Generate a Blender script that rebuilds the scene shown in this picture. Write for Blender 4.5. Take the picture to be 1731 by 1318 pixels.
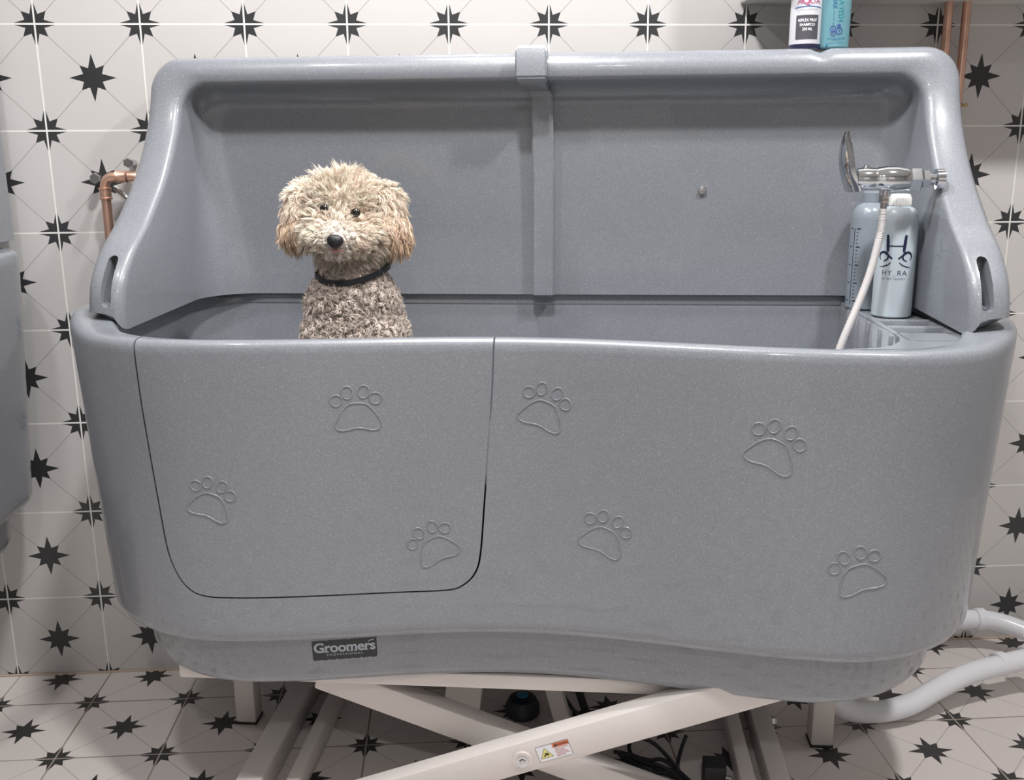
import bpy, bmesh, math, random
import numpy as np
from mathutils import Vector, Matrix, noise
from mathutils.bvhtree import BVHTree
random.seed(7); rng = np.random.default_rng(7)
for o in list(bpy.data.objects): bpy.data.objects.remove(o)
S = bpy.context.scene; COL = S.collection
PI = math.pi

# ------------------------------------------------------------ camera
R = ((0.997921, -0.06407256, -0.00695664), (-0.02171538, -0.23264493, -0.97231928), (0.06068056, 0.97044889, -0.23355262))
cam = bpy.data.cameras.new('camera'); cam.sensor_fit = 'HORIZONTAL'; cam.sensor_width = 36.0
cam.lens = 1629.8 / 1731 * 36.0; cam.clip_start = 0.02
camo = bpy.data.objects.new('camera', cam); COL.objects.link(camo)
camo.matrix_world = Matrix(((R[0][0], -R[1][0], -R[2][0], 0.79367), (R[0][1], -R[1][1], -R[2][1], -2.03453),
                            (R[0][2], -R[1][2], -R[2][2], 1.12661), (0, 0, 0, 1)))
S.camera = camo
# ------------------------------------------------------------ world, lamps, exposure
W = bpy.data.worlds.new('world'); S.world = W; W.use_nodes = True
W.node_tree.nodes['Background'].inputs[0].default_value = (0.9, 0.95, 1, 1)
W.node_tree.nodes['Background'].inputs[1].default_value = 0.3
S.view_settings.view_transform = 'Standard'; S.view_settings.look = 'None'
S.view_settings.gamma = 1; S.view_settings.use_curve_mapping = False
S.view_settings.exposure = 0.0
LAMPS = [  # x, y, power, size : ceiling downlights, the last an unseen fill added to brighten low surfaces
    (0.80, -1.20, 29, .14), (0.0, -1.16, 11, .14), (1.85, -1.18, 28, .14), (0.74, -0.48, 18, .14), (0.80, -2.9, 13, .14)]
CEIL = 2.55

# ------------------------------------------------------------ helpers
def tag(o, label=None, cat=None, group=None, kind=None):
    if label: o['label'] = label
    if cat: o['category'] = cat
    if group: o['group'] = group
    if kind: o['kind'] = kind
    return o
def empty(name, loc=(0, 0, 0), rz=0, label=None, cat=None, group=None):
    o = bpy.data.objects.new(name, None); COL.objects.link(o); o.location = loc; o.rotation_euler = (0, 0, rz)
    o.empty_display_size = .05
    return tag(o, label, cat, group)
def mk(name, verts, faces, mat=None, parent=None, smooth=True, angle=None, fmat=None):
    me = bpy.data.meshes.new(name); me.from_pydata([tuple(v) for v in verts], [], [tuple(f) for f in faces])
    if mat is not None:
        for m in (mat if isinstance(mat, (list, tuple)) else [mat]): me.materials.append(m)
    if fmat: me.polygons.foreach_set('material_index', fmat)
    me.validate(); me.update()
    o = bpy.data.objects.new(name, me); COL.objects.link(o)
    if smooth:
        me.polygons.foreach_set('use_smooth', [True] * len(me.polygons))
        if angle: me.set_sharp_from_angle(angle=math.radians(angle))
    if parent: o.parent = parent
    return o
class MB:
    """collects shapes of one part"""
    def __init__(s): s.v = []; s.f = []; s.m = []
    def add(s, v, f, mi=0):
        n = len(s.v); s.v += [tuple(x) for x in v]; s.f += [tuple(i + n for i in q) for q in f]; s.m += [mi] * len(f)
    def box(s, a, b, bev=0.0, rot=None, c=None, mi=0, seg=2):
        bm = bmesh.new(); bmesh.ops.create_cube(bm, size=1)
        for v in bm.verts: v.co = Vector((v.co.x * (b[0] - a[0]), v.co.y * (b[1] - a[1]), v.co.z * (b[2] - a[2])))
        if bev: bmesh.ops.bevel(bm, geom=bm.edges[:], offset=bev, segments=seg, profile=.5, affect='EDGES')
        ce = Vector(((a[0] + b[0]) / 2, (a[1] + b[1]) / 2, (a[2] + b[2]) / 2))
        for v in bm.verts: v.co = (rot @ v.co if rot else v.co) + ce
        bm.verts.index_update()
        s.add([v.co[:] for v in bm.verts], [[v.index for v in f.verts] for f in bm.faces], mi); bm.free()
    def tube(s, pts, r, n=12, cap=True, mi=0, flat=None):
        pts = [Vector(p) for p in pts]; k = len(pts)
        rr = r if isinstance(r, (list, tuple)) else [r] * k
        t = (pts[1] - pts[0]).normalized(); up = Vector((0, 0, 1)) if abs(t.z) < .9 else Vector((1, 0, 0))
        a = t.cross(up).normalized(); V = []; F = []
        for i, p in enumerate(pts):
            t = (pts[min(i + 1, k - 1)] - pts[max(i - 1, 0)]).normalized()
            a = (a - t * a.dot(t)).normalized(); b = t.cross(a)
            for j in range(n):
                th = 2 * PI * j / n
                V.append(p + a * math.cos(th) * rr[i] + b * math.sin(th) * rr[i] * (flat or 1))
        for i in range(k - 1):
            for j in range(n): F.append((i * n + j, i * n + (j + 1) % n, (i + 1) * n + (j + 1) % n, (i + 1) * n + j))
        if cap: F.append(tuple(range(n))[::-1]); F.append(tuple(range((k - 1) * n, k * n)))
        s.add(V, F, mi)
    def lathe(s, c, prof, n=32, axis='z', mi=0, sy=1.0, sx=1.0):
        V = []; F = []; k = len(prof)
        for r, h in prof:
            for j in range(n):
                th = 2 * PI * j / n; x, y = r * math.cos(th) * sx, r * math.sin(th) * sy
                p = (x, y, h) if axis == 'z' else ((h, x, y) if axis == 'x' else (y, h, x))
                V.append((c[0] + p[0], c[1] + p[1], c[2] + p[2]))
        for i in range(k - 1):
            for j in range(n): F.append((i * n + j, i * n + (j + 1) % n, (i + 1) * n + (j + 1) % n, (i + 1) * n + j))
        F.append(tuple(range(n))[::-1]); F.append(tuple(range((k - 1) * n, k * n)))
        s.add(V, F, mi)
    def prism(s, c, r, n, h, axis, mi=0, bev=0):
        s.lathe(c, [(r * .9, 0), (r, h * .12), (r, h * .88), (r * .9, h)], n, axis, mi)
    def ell(s, c, r, rot=None, n=16, m=10, mi=0):
        V = []; F = []
        for i in range(m + 1):
            ph = PI * i / m
            for j in range(n):
                th = 2 * PI * j / n
                p = Vector((r[0] * math.sin(ph) * math.cos(th), r[1] * math.sin(ph) * math.sin(th), r[2] * math.cos(ph)))
                if rot: p = rot @ p
                V.append(p + Vector(c))
        for i in range(m):
            for j in range(n): F.append((i * n + j, (i + 1) * n + j, (i + 1) * n + (j + 1) % n, i * n + (j + 1) % n))
        s.add(V, F, mi)
    def build(s, name, mat, parent=None, angle=35, smooth=True):
        o = mk(name, s.v, s.f, mat, parent, smooth, angle, s.m)
        bm = bmesh.new(); bm.from_mesh(o.data); bmesh.ops.remove_doubles(bm, verts=bm.verts, dist=1e-6)
        bmesh.ops.recalc_face_normals(bm, faces=bm.faces); bm.to_mesh(o.data); bm.free()
        return o
def spline(P, n=8):
    P = [Vector(p) for p in P]; out = []
    for i in range(len(P) - 1):
        p0 = P[max(i - 1, 0)]; p1 = P[i]; p2 = P[i + 1]; p3 = P[min(i + 2, len(P) - 1)]
        for k in range(n):
            t = k / n
            out.append(.5 * ((2 * p1) + (p2 - p0) * t + (2 * p0 - 5 * p1 + 4 * p2 - p3) * t * t + (3 * p1 - p0 - 3 * p2 + p3) * t ** 3))
    return out + [P[-1]]
def arc_path(P, rad, n=8):
    """polyline with rounded corners"""
    P = [Vector(p) for p in P]; out = [P[0]]
    for i in range(1, len(P) - 1):
        a = (P[i - 1] - P[i]); b = (P[i + 1] - P[i]); la = a.length; lb = b.length; a.normalize(); b.normalize()
        d = min(rad, la * .49, lb * .49); A = P[i] + a * d; B = P[i] + b * d
        for k in range(n + 1):
            t = k / n; out.append(A * (1 - t) ** 2 + P[i] * 2 * t * (1 - t) + B * t * t)
    return out + [P[-1]]
def evaluate(o):
    bpy.context.view_layer.update(); dg = bpy.context.evaluated_depsgraph_get()
    return bpy.data.meshes.new_from_object(o.evaluated_get(dg))
def boolean(o, cutter, op):
    m = o.modifiers.new('b', 'BOOLEAN'); m.object = cutter; m.operation = op; m.solver = 'EXACT'
    me = evaluate(o); o.modifiers.clear(); old = o.data; o.data = me; bpy.data.meshes.remove(old)
def kill(o):
    me = o.data; bpy.data.objects.remove(o)
def copy_tree(o, parent=None):
    c = o.copy(); COL.objects.link(c); c.parent = parent
    for ch in [x for x in bpy.data.objects if x.parent == o]: copy_tree(ch, c)
    return c
def text2d(s, size, bold=0.0, sx=1.0, space=1.0):
    cu = bpy.data.curves.new('t', 'FONT'); cu.body = s; cu.size = size; cu.align_x = 'CENTER'; cu.align_y = 'CENTER'
    cu.offset = bold; cu.space_character = space; cu.resolution_u = 3
    o = bpy.data.objects.new('t', cu); COL.objects.link(o); me = evaluate(o)
    V = [(v.co.x * sx, v.co.y) for v in me.vertices]; F = [tuple(p.vertices) for p in me.polygons]
    bpy.data.objects.remove(o); bpy.data.curves.remove(cu); bpy.data.meshes.remove(me)
    return V, F
def ribbon(P, w):
    """flat stroke of varying width in 2D"""
    V = []; F = []; k = len(P); ws = w if isinstance(w, (list, tuple)) else [w] * k
    for i in range(k):
        a = Vector(P[max(i - 1, 0)]); b = Vector(P[min(i + 1, k - 1)]); t = (b - a); t.normalize(); nn = Vector((-t.y, t.x))
        p = Vector(P[i]); V += [tuple(p + nn * ws[i] / 2), tuple(p - nn * ws[i] / 2)]
    for i in range(k - 1): F.append((2 * i, 2 * i + 1, 2 * i + 3, 2 * i + 2))
    return V, F
def sub2(VF, fn, mb, mi=0):
    mb.add([fn(x, y) for x, y in VF[0]], VF[1], mi)

# ------------------------------------------------------------ materials
def mat(name, color, rough=.5, metal=0, spec=.5, coat=0, trans=0, bump=None, var=None, sss=0, alpha=1):
    m = bpy.data.materials.new(name); m.use_nodes = True; nt = m.node_tree; b = nt.nodes['Principled BSDF']
    b.inputs['Base Color'].default_value = (*color, 1); b.inputs['Roughness'].default_value = rough
    b.inputs['Metallic'].default_value = metal; b.inputs['Specular IOR Level'].default_value = spec
    b.inputs['Coat Weight'].default_value = coat; b.inputs['Coat Roughness'].default_value = .08
    b.inputs['Transmission Weight'].default_value = trans
    if sss: b.inputs['Subsurface Weight'].default_value = sss; b.inputs['Subsurface Scale'].default_value = .02
    tc = nt.nodes.new('ShaderNodeTexCoord')
    if var:   # (scale, amount) subtle colour mottling
        n = nt.nodes.new('ShaderNodeTexNoise'); n.inputs['Scale'].default_value = var[0]; n.inputs['Detail'].default_value = 5
        nt.links.new(tc.outputs['Object'], n.inputs['Vector'])
        mx = nt.nodes.new('ShaderNodeMix'); mx.data_type = 'RGBA'
        mx.inputs['A'].default_value = (*[c * (1 - var[1]) for c in color], 1); mx.inputs['B'].default_value = (*[min(1, c * (1 + var[1])) for c in color], 1)
        nt.links.new(n.outputs['Fac'], mx.inputs['Factor']); nt.links.new(mx.outputs['Result'], b.inputs['Base Color'])
    if bump:
        n = nt.nodes.new('ShaderNodeTexNoise'); n.inputs['Scale'].default_value = bump[0]
        nt.links.new(tc.outputs['Object'], n.inputs['Vector'])
        bp = nt.nodes.new('ShaderNodeBump'); bp.inputs['Strength'].default_value = bump[1]; bp.inputs['Distance'].default_value = .002
        nt.links.new(n.outputs['Fac'], bp.inputs['Height']); nt.links.new(bp.outputs['Normal'], b.inputs['Normal'])
    return m
def gelcoat(name, color):
    m = mat(name, color, rough=.34, coat=.55); nt = m.node_tree; b = nt.nodes['Principled BSDF']
    b.inputs['Coat Roughness'].default_value = .06
    tc = nt.nodes.new('ShaderNodeTexCoord')
    def N(t, **k):
        n = nt.nodes.new(t)
        for a, v in k.items(): n.inputs[a].default_value = v
        return n
    vo = N('ShaderNodeTexVoronoi', Scale=1150.0); nt.links.new(tc.outputs['Object'], vo.inputs['Vector'])
    sp = nt.nodes.new('ShaderNodeSeparateColor'); nt.links.new(vo.outputs['Color'], sp.inputs['Color'])
    mr = N('ShaderNodeMapRange'); mr.inputs['From Min'].default_value = .80; mr.inputs['From Max'].default_value = 1.0
    mr.inputs['To Min'].default_value = 0; mr.inputs['To Max'].default_value = .25
    nt.links.new(sp.outputs[0], mr.inputs['Value'])
    no = N('ShaderNodeTexNoise', Scale=3.5, Detail=4.0); nt.links.new(tc.outputs['Object'], no.inputs['Vector'])
    m1 = nt.nodes.new('ShaderNodeMix'); m1.data_type = 'RGBA'
    m1.inputs['A'].default_value = (*[c * .93 for c in color], 1); m1.inputs['B'].default_value = (*[c * 1.07 for c in color], 1)
    nt.links.new(no.outputs['Fac'], m1.inputs['Factor'])
    m2 = nt.nodes.new('ShaderNodeMix'); m2.data_type = 'RGBA'; m2.inputs['B'].default_value = (.75, .78, .82, 1)
    nt.links.new(m1.outputs['Result'], m2.inputs['A']); nt.links.new(mr.outputs['Result'], m2.inputs['Factor'])
    nt.links.new(m2.outputs['Result'], b.inputs['Base Color'])
    bn = N('ShaderNodeTexNoise', Scale=7.0, Detail=2.0); nt.links.new(tc.outputs['Object'], bn.inputs['Vector'])
    bp = nt.nodes.new('ShaderNodeBump'); bp.inputs['Strength'].default_value = .35; bp.inputs['Distance'].default_value = .006
    nt.links.new(bn.outputs['Fac'], bp.inputs['Height']); nt.links.new(bp.outputs['Normal'], b.inputs['Normal']); nt.links.new(bp.outputs['Normal'], b.inputs['Coat Normal'])
    return m
def star_tiles(name, axes, off, tile, star, grout, grout2, rough):
    """square tiles, eight pointed star in the middle of each tile and quarter stars in its corners"""
    T = .2
    m = bpy.data.materials.new(name); m.use_nodes = True; nt = m.node_tree; b = nt.nodes['Principled BSDF']
    geo = nt.nodes.new('ShaderNodeNewGeometry'); sep = nt.nodes.new('ShaderNodeSeparateXYZ'); nt.links.new(geo.outputs['Position'], sep.inputs[0])
    def M(op, a, c=None, d=None):
        n = nt.nodes.new('ShaderNodeMath'); n.operation = op
        for i, x in enumerate((a, c, d)):
            if x is None: continue
            if isinstance(x, (int, float)): n.inputs[i].default_value = x
            else: nt.links.new(x, n.inputs[i])
        return n.outputs[0]
    u = M('DIVIDE', M('SUBTRACT', sep.outputs[axes[0]], off[0]), T); v = M('DIVIDE', M('SUBTRACT', sep.outputs[axes[1]], off[1]), T)
    pu = M('ABSOLUTE', M('SUBTRACT', M('FRACT', u), .5)); pv = M('ABSOLUTE', M('SUBTRACT', M('FRACT', v), .5))
    def starf(x, y):
        X = M('MAXIMUM', x, y); Y = M('MINIMUM', x, y)
        A = (.228, 0); rv = .098; V = (rv * math.cos(PI / 8), rv * math.sin(PI / 8)); D = (.118, .118)
        def half(P, Q):   # >0 on the side of the origin
            nx, ny = Q[1] - P[1], -(Q[0] - P[0]); c = nx * P[0] + ny * P[1]
            if c < 0: nx, ny, c = -nx, -ny, -c
            return M('GREATER_THAN', M('SUBTRACT', c, M('ADD', M('MULTIPLY', X, nx), M('MULTIPLY', Y, ny))), 0)
        low = M('LESS_THAN', Y, M('MULTIPLY', X, math.tan(PI / 8)))
        return M('MAXIMUM', M('MULTIPLY', low, half(A, V)), M('MULTIPLY', M('SUBTRACT', 1, low), half(V, D)))
    s = M('MAXIMUM', starf(pu, pv), starf(M('SUBTRACT', .5, pu), M('SUBTRACT', .5, pv)))
    diag = M('LESS_THAN', M('ABSOLUTE', M('SUBTRACT', pu, pv)), .0052)
    g = M('GREATER_THAN', M('MAXIMUM', pu, pv), .4915)
    no = nt.nodes.new('ShaderNodeTexNoise'); no.inputs['Scale'].default_value = 9; no.inputs['Detail'].default_value = 4
    nt.links.new(geo.outputs['Position'], no.inputs['Vector'])
    n2 = nt.nodes.new('ShaderNodeTexNoise'); n2.inputs['Scale'].default_value = 2.3; nt.links.new(geo.outputs['Position'], n2.inputs['Vector'])
    wn = nt.nodes.new('ShaderNodeTexWhiteNoise'); wn.noise_dimensions = '2D'
    cx = nt.nodes.new('ShaderNodeCombineXYZ'); nt.links.new(M('FLOOR', u), cx.inputs[0]); nt.links.new(M('FLOOR', v), cx.inputs[1])
    nt.links.new(cx.outputs[0], wn.inputs['Vector'])
    def mix(f, a, c):
        x = nt.nodes.new('ShaderNodeMix'); x.data_type = 'RGBA'; nt.links.new(f, x.inputs['Factor']) if not isinstance(f, float) else None
        for k, q in (('A', a), ('B', c)):
            if isinstance(q, tuple): x.inputs[k].default_value = (*q, 1)
            else: nt.links.new(q, x.inputs[k])
        return x.outputs['Result']
    f = M('ADD', M('MULTIPLY', no.outputs['Fac'], .35), M('MULTIPLY', wn.outputs['Value'], .5))
    base = mix(f, tuple(c * .93 for c in tile), tuple(min(1, c * 1.05) for c in tile))
    c1 = mix(M('MULTIPLY', diag, .62), base, (.20, .185, .18))
    c2 = mix(s, c1, mix(no.outputs['Fac'], tuple(c * .7 for c in star), tuple(c * 1.5 for c in star)))
    gc = mix(M('MULTIPLY', M('SUBTRACT', n2.outputs['Fac'], .35), 3.0), grout, grout2)
    c3 = mix(g, c2, gc); nt.links.new(c3, b.inputs['Base Color'])
    nt.links.new(M('ADD', M('MULTIPLY', g, .4), rough), b.inputs['Roughness'])
    bp = nt.nodes.new('ShaderNodeBump'); bp.inputs['Strength'].default_value = .5; bp.inputs['Distance'].default_value = .001
    nt.links.new(M('ADD', M('SUBTRACT', 1, g), M('MULTIPLY', no.outputs['Fac'], .15)), bp.inputs['Height']); nt.links.new(bp.outputs['Normal'], b.inputs['Normal'])
    return m
GREY = gelcoat('grey_gelcoat', (.208, .222, .250))
WALLT = star_tiles('wall_star_tiles', (0, 2), (0, 1.386), (.57, .55, .543), (.030, .031, .033), (.82, .81, .79), (.70, .68, .65), .32)
FLOORT = star_tiles('floor_star_tiles', (0, 1), (.006, -.128), (.72, .665, .64), (.026, .025, .025), (.50, .45, .42), (.24, .19, .16), .30)
ROOM = mat('grey_wall_paint', (.34, .33, .32), .7)
PAINT = mat('white_paint', (.72, .71, .69), .7, bump=(60, .1))
WHITEMETAL = mat('white_powder_coated_steel', (.70, .655, .63), .38, bump=(300, .15), var=(8, .04))
RUBBER = mat('black_rubber', (.02, .02, .022), .6)
CABLE = mat('black_cable', (.018, .018, .022), .45)
CHROME = mat('chrome', (.72, .74, .77), .07, 1)
STEEL = mat('steel', (.55, .55, .56), .25, 1)
NICKEL = mat('nickel', (.55, .52, .49), .22, 1)
COPPER = mat('copper', (.78, .47, .36), .36, .9, var=(25, .35))
BRASS = mat('brass', (.45, .33, .16), .35, 1)
PVC = mat('white_pvc', (.80, .81, .85), .28)
PLW = mat('white_plastic', (.82, .82, .80), .4)
MILK = mat('milky_plastic', (.50, .56, .61), .35, sss=.25)
MILK2 = mat('clear_milky_plastic', (.30, .34, .39), .28, trans=.25)
NAVY = mat('navy_print', (.012, .016, .05), .4)
LABELW = mat('white_label', (.80, .80, .84), .4)
LABELD = mat('dark_label', (.075, .072, .09), .45)
BLACKL = mat('black_label', (.022, .023, .027), .4)
SILV = mat('silver_print', (.42, .47, .52), .4)
PINK = mat('pink_print', (.45, .10, .22), .4)
BLUEP = mat('blue_print', (.06, .16, .38), .4)
BOTTLEW = mat('white_bottle_plastic', (.56, .56, .60), .35)
TEAL = mat('teal_plastic', (.13, .285, .335), .28, coat=.3)
TEALD = mat('teal_print', (.03, .17, .30), .4)
ORANGE = mat('orange_print', (.65, .17, .07), .5)
YELLOW = mat('yellow_print', (.80, .72, .22), .5)
REDP = mat('red_print', (.55, .22, .24), .5)
INK = mat('black_print', (.03, .03, .03), .5)
DEVICE = mat('dark_blue_device', (.012, .017, .026), .4)
DEVBLUE = mat('blue_cap', (.03, .20, .36), .35)
SEAL = mat('beige_sealant', (.52, .41, .34), .6)
GLASSY = mat('lamp_glass', (1, 1, 1), .3)
GLASSY.node_tree.nodes['Principled BSDF'].inputs['Emission Color'].default_value = (1, .97, .93, 1)
GLASSY.node_tree.nodes['Principled BSDF'].inputs['Emission Strength'].default_value = 14

# ------------------------------------------------------------ room
X0, X1, Y1 = -1.9, 3.3, -3.7
def plane(name, P, m):
    o = mk(name, P, [(0, 1, 2, 3)], m, smooth=False); o['kind'] = 'structure'; return o
def slab(name, a, b, m):
    q = MB(); q.box(a, b); o = q.build(name, m, smooth=False); o['kind'] = 'structure'; return o
slab('floor', (X0 - .1, Y1 - .1, -.1), (X1 + .1, .1, 0), FLOORT)
slab('wall_back', (X0 - .1, 0, 0), (X1 + .1, .1, CEIL), WALLT)
slab('wall_left', (X0 - .1, Y1, 0), (X0, 0, CEIL), ROOM)
slab('wall_right', (X1, Y1, 0), (X1 + .1, 0, CEIL), ROOM)
slab('wall_front', (X0 - .1, Y1 - .1, 0), (X1 + .1, Y1, CEIL), ROOM)
slab('ceiling', (X0 - .1, Y1 - .1, CEIL), (X1 + .1, .1, CEIL + .1), PAINT)
slab('pale_reflector_1', (.15, Y1, 0), (.98, Y1 + .04, 2.03), PAINT); slab('pale_reflector_2', (1.45, Y1, .95), (2.05, Y1 + .03, 2.05), PAINT)  # unseen pale slabs added to give the glossy bath front soft reflections
q = MB(); q.box((X0, -.006, -.001), (X1, 0, .004), .002); o = q.build('trim_1', SEAL); o['kind'] = 'structure'
for i, (x, y, pw, sz) in enumerate(LAMPS):
    e = empty('ceiling_downlight', (x, y, CEIL), 0, 'round white ceiling downlight, ' + ('middle one of the front row', 'left one of the front row', 'right one of the front row', 'the one nearest the tiled wall', 'an added fill far from the tiled wall')[i], 'ceiling light', 'ceiling downlights')
    q = MB(); q.lathe((0, 0, -.012), [(sz * .5, 0), (sz * .56, 0), (sz * .58, .012), (sz * .5, .012)], 32); q.build('lamp_housing', PLW, e)
    L = bpy.data.lights.new('lamp_light', 'AREA'); L.shape = 'DISK'; L.size = sz; L.energy = pw; L.color = (1, .985, .97)
    lo = bpy.data.objects.new('lamp_light', L); COL.objects.link(lo); lo.location = (0, 0, -.016); lo.parent = e

# ------------------------------------------------------------ bath geometry (local frame: x along, y towards wall, z up)
def sstep(t): t = max(0, min(1, t)); return t * t * (3 - 2 * t)
KD = .062
def kfun(u): return KD * .5 * (1 + math.cos(PI * min(abs(u) / .52, 1)))
def tilt(u, z, y=-.5):   # slight slope of the rim, and its raised rear shoulders under the splash panel
    up = .019 * sstep((y + .47) / .15) * sstep((abs(u) - .63) / .07) * max(0, min(1, (z - .80) / .05))
    return -.0073 * u * max(0, min(1, (z - .36) / .5)) + up
def outline(a, F, B, Rf, Rb, z):
    P = []; NS, NC, NF = 22, 20, 90
    def arc(cx, cy, r, a0, a1, n): return [(cx + r * math.cos(a0 + (a1 - a0) * i / n), cy + r * math.sin(a0 + (a1 - a0) * i / n)) for i in range(n)]
    def seg(p, q, n): return [(p[0] + (q[0] - p[0]) * i / n, p[1] + (q[1] - p[1]) * i / n) for i in range(n)]
    f = -F; b = B
    P += seg((-a + Rf, f), (a - Rf, f), NF); P += arc(a - Rf, f + Rf, Rf, -PI / 2, 0, NC)
    P += seg((a, f + Rf), (a, b - Rb), NS); P += arc(a - Rb, b - Rb, Rb, 0, PI / 2, NC)
    P += seg((a - Rb, b), (-a + Rb, b), 40); P += arc(-a + Rb, b - Rb, Rb, PI / 2, PI, NC)
    P += seg((-a, b - Rb), (-a, f + Rf), NS); P += arc(-a + Rf, f + Rf, Rf, PI, 1.5 * PI, NC)
    return [(x + .008, y + kfun(x) * sstep((-.15 - y) / .25), z + tilt(x, z, y)) for x, y in P]
def loft(levels, capb=True, capt=True):
    V = []; F = []; n = None
    for L in levels:
        n = len(L); V += L
    for i in range(len(levels) - 1):
        for j in range(n): F.append((i * n + j, i * n + (j + 1) % n, (i + 1) * n + (j + 1) % n, (i + 1) * n + j))
    if capb: F.append(tuple(range(n))[::-1])
    if capt: F.append(tuple(range((len(levels) - 1) * n, len(levels) * n)))
    return V, F
def shell_levels():
    Z = [(.2685, .665, .440, -.02, .22), (.2685, .690, .460, .0, .24), (.276, .703, .471, .005, .25), (.290, .709, .476, .01, .25), (.33, .713, .476, .01, .25),
         (.362, .716, .476, .012, .25), (.3635, .722, .482, .014, .25), (.3645, .742, .500, .02, .25), (.370, .752, .507, .02, .26), (.382, .758, .510, .02, .26), (.39, .759, .5105, .02, .26)]
    for i in range(1, 12):
        t = i / 12; Z.append((.39 + .445 * t, .759 + .028 * t, .5105 - .003 * t, .02 + .004 * t, .26))
    Z += [(.838, .788, .508, .024, .26), (.848, .7875, .5075, .024, .26), (.854, .7845, .505, .023, .26), (.8575, .780, .501, .022, .26), (.8585, .775, .496, .02, .26),
          (.8585, .708, .488, .018, .21), (.857, .701, .484, .012, .20), (.852, .697, .481, .010, .20), (.84, .695, .479, .010, .19), (.70, .680, .472, .005, .19),
          (.63, .670, .468, .0, .19), (.605, .655, .455, -.01, .18), (.595, .62, .42, -.04, .16)]
    return [outline(a, F, B, r, min(r * .6, .12), z) for z, a, F, B, r in Z]

BATH = empty('dog_bath', (.955, -.15, 0), math.radians(-8.3), 'large grey speckled dog bath on a white scissor lift, the poodle sitting in it', 'dog bath')
V, F = loft(shell_levels())
shell = mk('tub_shell', V, F, GREY)
# door opening
DOOR = [(-.577, .90), (-.5775, .84), (-.575, .767), (-.569, .686), (-.561, .594), (-.554, .525), (-.541, .485), (-.522, .460), (-.496, .449), (-.45, .4465), (-.33, .446), (-.2, .4455), (-.115, .446),
        (-.087, .455), (-.068, .476), (-.059, .51), (-.052, .593), (-.045, .682), (-.037, .787), (-.032, .90)]
def door_cutter(off):
    D = spline([(x, z, 0) for x, z in DOOR], 5); D = [(p.x, p.y) for p in D]; n = len(D); c = (-.31, .68); P = []
    for i in range(n):
        a = Vector(D[max(i - 1, 0)]); b_ = Vector(D[min(i + 1, n - 1)]); t = (b_ - a).normalized(); nn = Vector((-t.y, t.x))
        if nn.dot(Vector(c) - Vector(D[i])) < 0: nn = -nn
        P.append(Vector(D[i]) + nn * off)
    V = [(p.x, -.7, p.y) for p in P] + [(p.x, -.445, p.y) for p in P]; n = len(P)
    # cutter back follows the kidney: keep it straight but inside the wall
    V = [(p.x, -.7, p.y) for p in P] + [(p.x, -.30, p.y) for p in P]
    F = [(i, (i + 1) % n, n + (i + 1) % n, n + i) for i in range(n)] + [tuple(range(n))[::-1], tuple(range(n, 2 * n))]
    o = mk('cutter', V, F, smooth=False); bm = bmesh.new(); bm.from_mesh(o.data); bmesh.ops.recalc_face_normals(bm, faces=bm.faces); bm.to_mesh(o.data); bm.free()
    return o
door = mk('door_panel', V, F, GREY)
c0 = door_cutter(-.0015); boolean(shell, c0, 'DIFFERENCE'); kill(c0)
c1 = door_cutter(.0014); boolean(door, c1, 'INTERSECT'); kill(c1)
for o in (shell, door):
    o.data.polygons.foreach_set('use_smooth', [True] * len(o.data.polygons)); o.data.set_sharp_from_angle(angle=math.radians(38)); o.parent = BATH
# liner wall behind the door so the gap reads dark
bvh_src = mk('surface', V, F); BV = BVHTree.FromPolygons([v.co[:] for v in bvh_src.data.vertices], [tuple(p.vertices) for p in bvh_src.data.polygons]); kill(bvh_src)
def onfront(u, z, off=0.0):
    h = BV.ray_cast(Vector((u, -1.2, z)), Vector((0, 1, 0)))
    return h[0] + h[1] * (off if h[1].y < 0 else -off)
# paw prints
PAD = [(0, 28), (-14, 26), (-27, 14), (-37, -4), (-40, -14), (-34, -20), (-22, -21), (0, -17), (22, -21), (34, -20), (40, -12), (37, -2), (26, 15), (14, 26)]
TOES = [(-36, 33, 10.5, 10, -.5), (-17, 47, 9.5, 11.5, -.1), (11, 48, 9.5, 11.5, .1), (31, 36, 10.5, 10, .6)]
def paw(u, z, rot, k, parent):
    k *= .00088; cr, sr = math.cos(-rot), math.sin(-rot)
    def P(x, y): return onfront(u + (x * cr - y * sr) * k, z + (x * sr + y * cr) * k, .0002)
    q = MB()
    pad = spline([(x, y, 0) for x, y in PAD + PAD[:1]], 4)
    loops = [[(p.x, p.y) for p in pad[:-1]]]
    for cx, cy, rx, ry, ra in TOES:
        loops.append([(cx + rx * math.cos(t) * math.cos(ra) + ry * math.sin(t) * math.sin(ra), cy - rx * math.cos(t) * math.sin(ra) + ry * math.sin(t) * math.cos(ra)) for t in [2 * PI * i / 24 for i in range(24)]])
    for L in loops:
        pts = [P(*p) for p in L] + [P(*L[0])]
        q.tube(pts, .0012, 6, cap=False)
    q.build('paw_print', GREY, parent, angle=180)
for i, (u, z, r, k) in enumerate([(-.243, .738, .0, 1), (-.478, .599, .36, .95), (-.127, .515, -.42, .97)]): paw(u, z, r, k, door)
for i, (u, z, r, k) in enumerate([(.039, .738, .36, 1), (.381, .695, .40, 1.06), (.135, .536, .38, 1), (.523, .507, -.33, 1.03)]): paw(u, z, r, k, shell)

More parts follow.
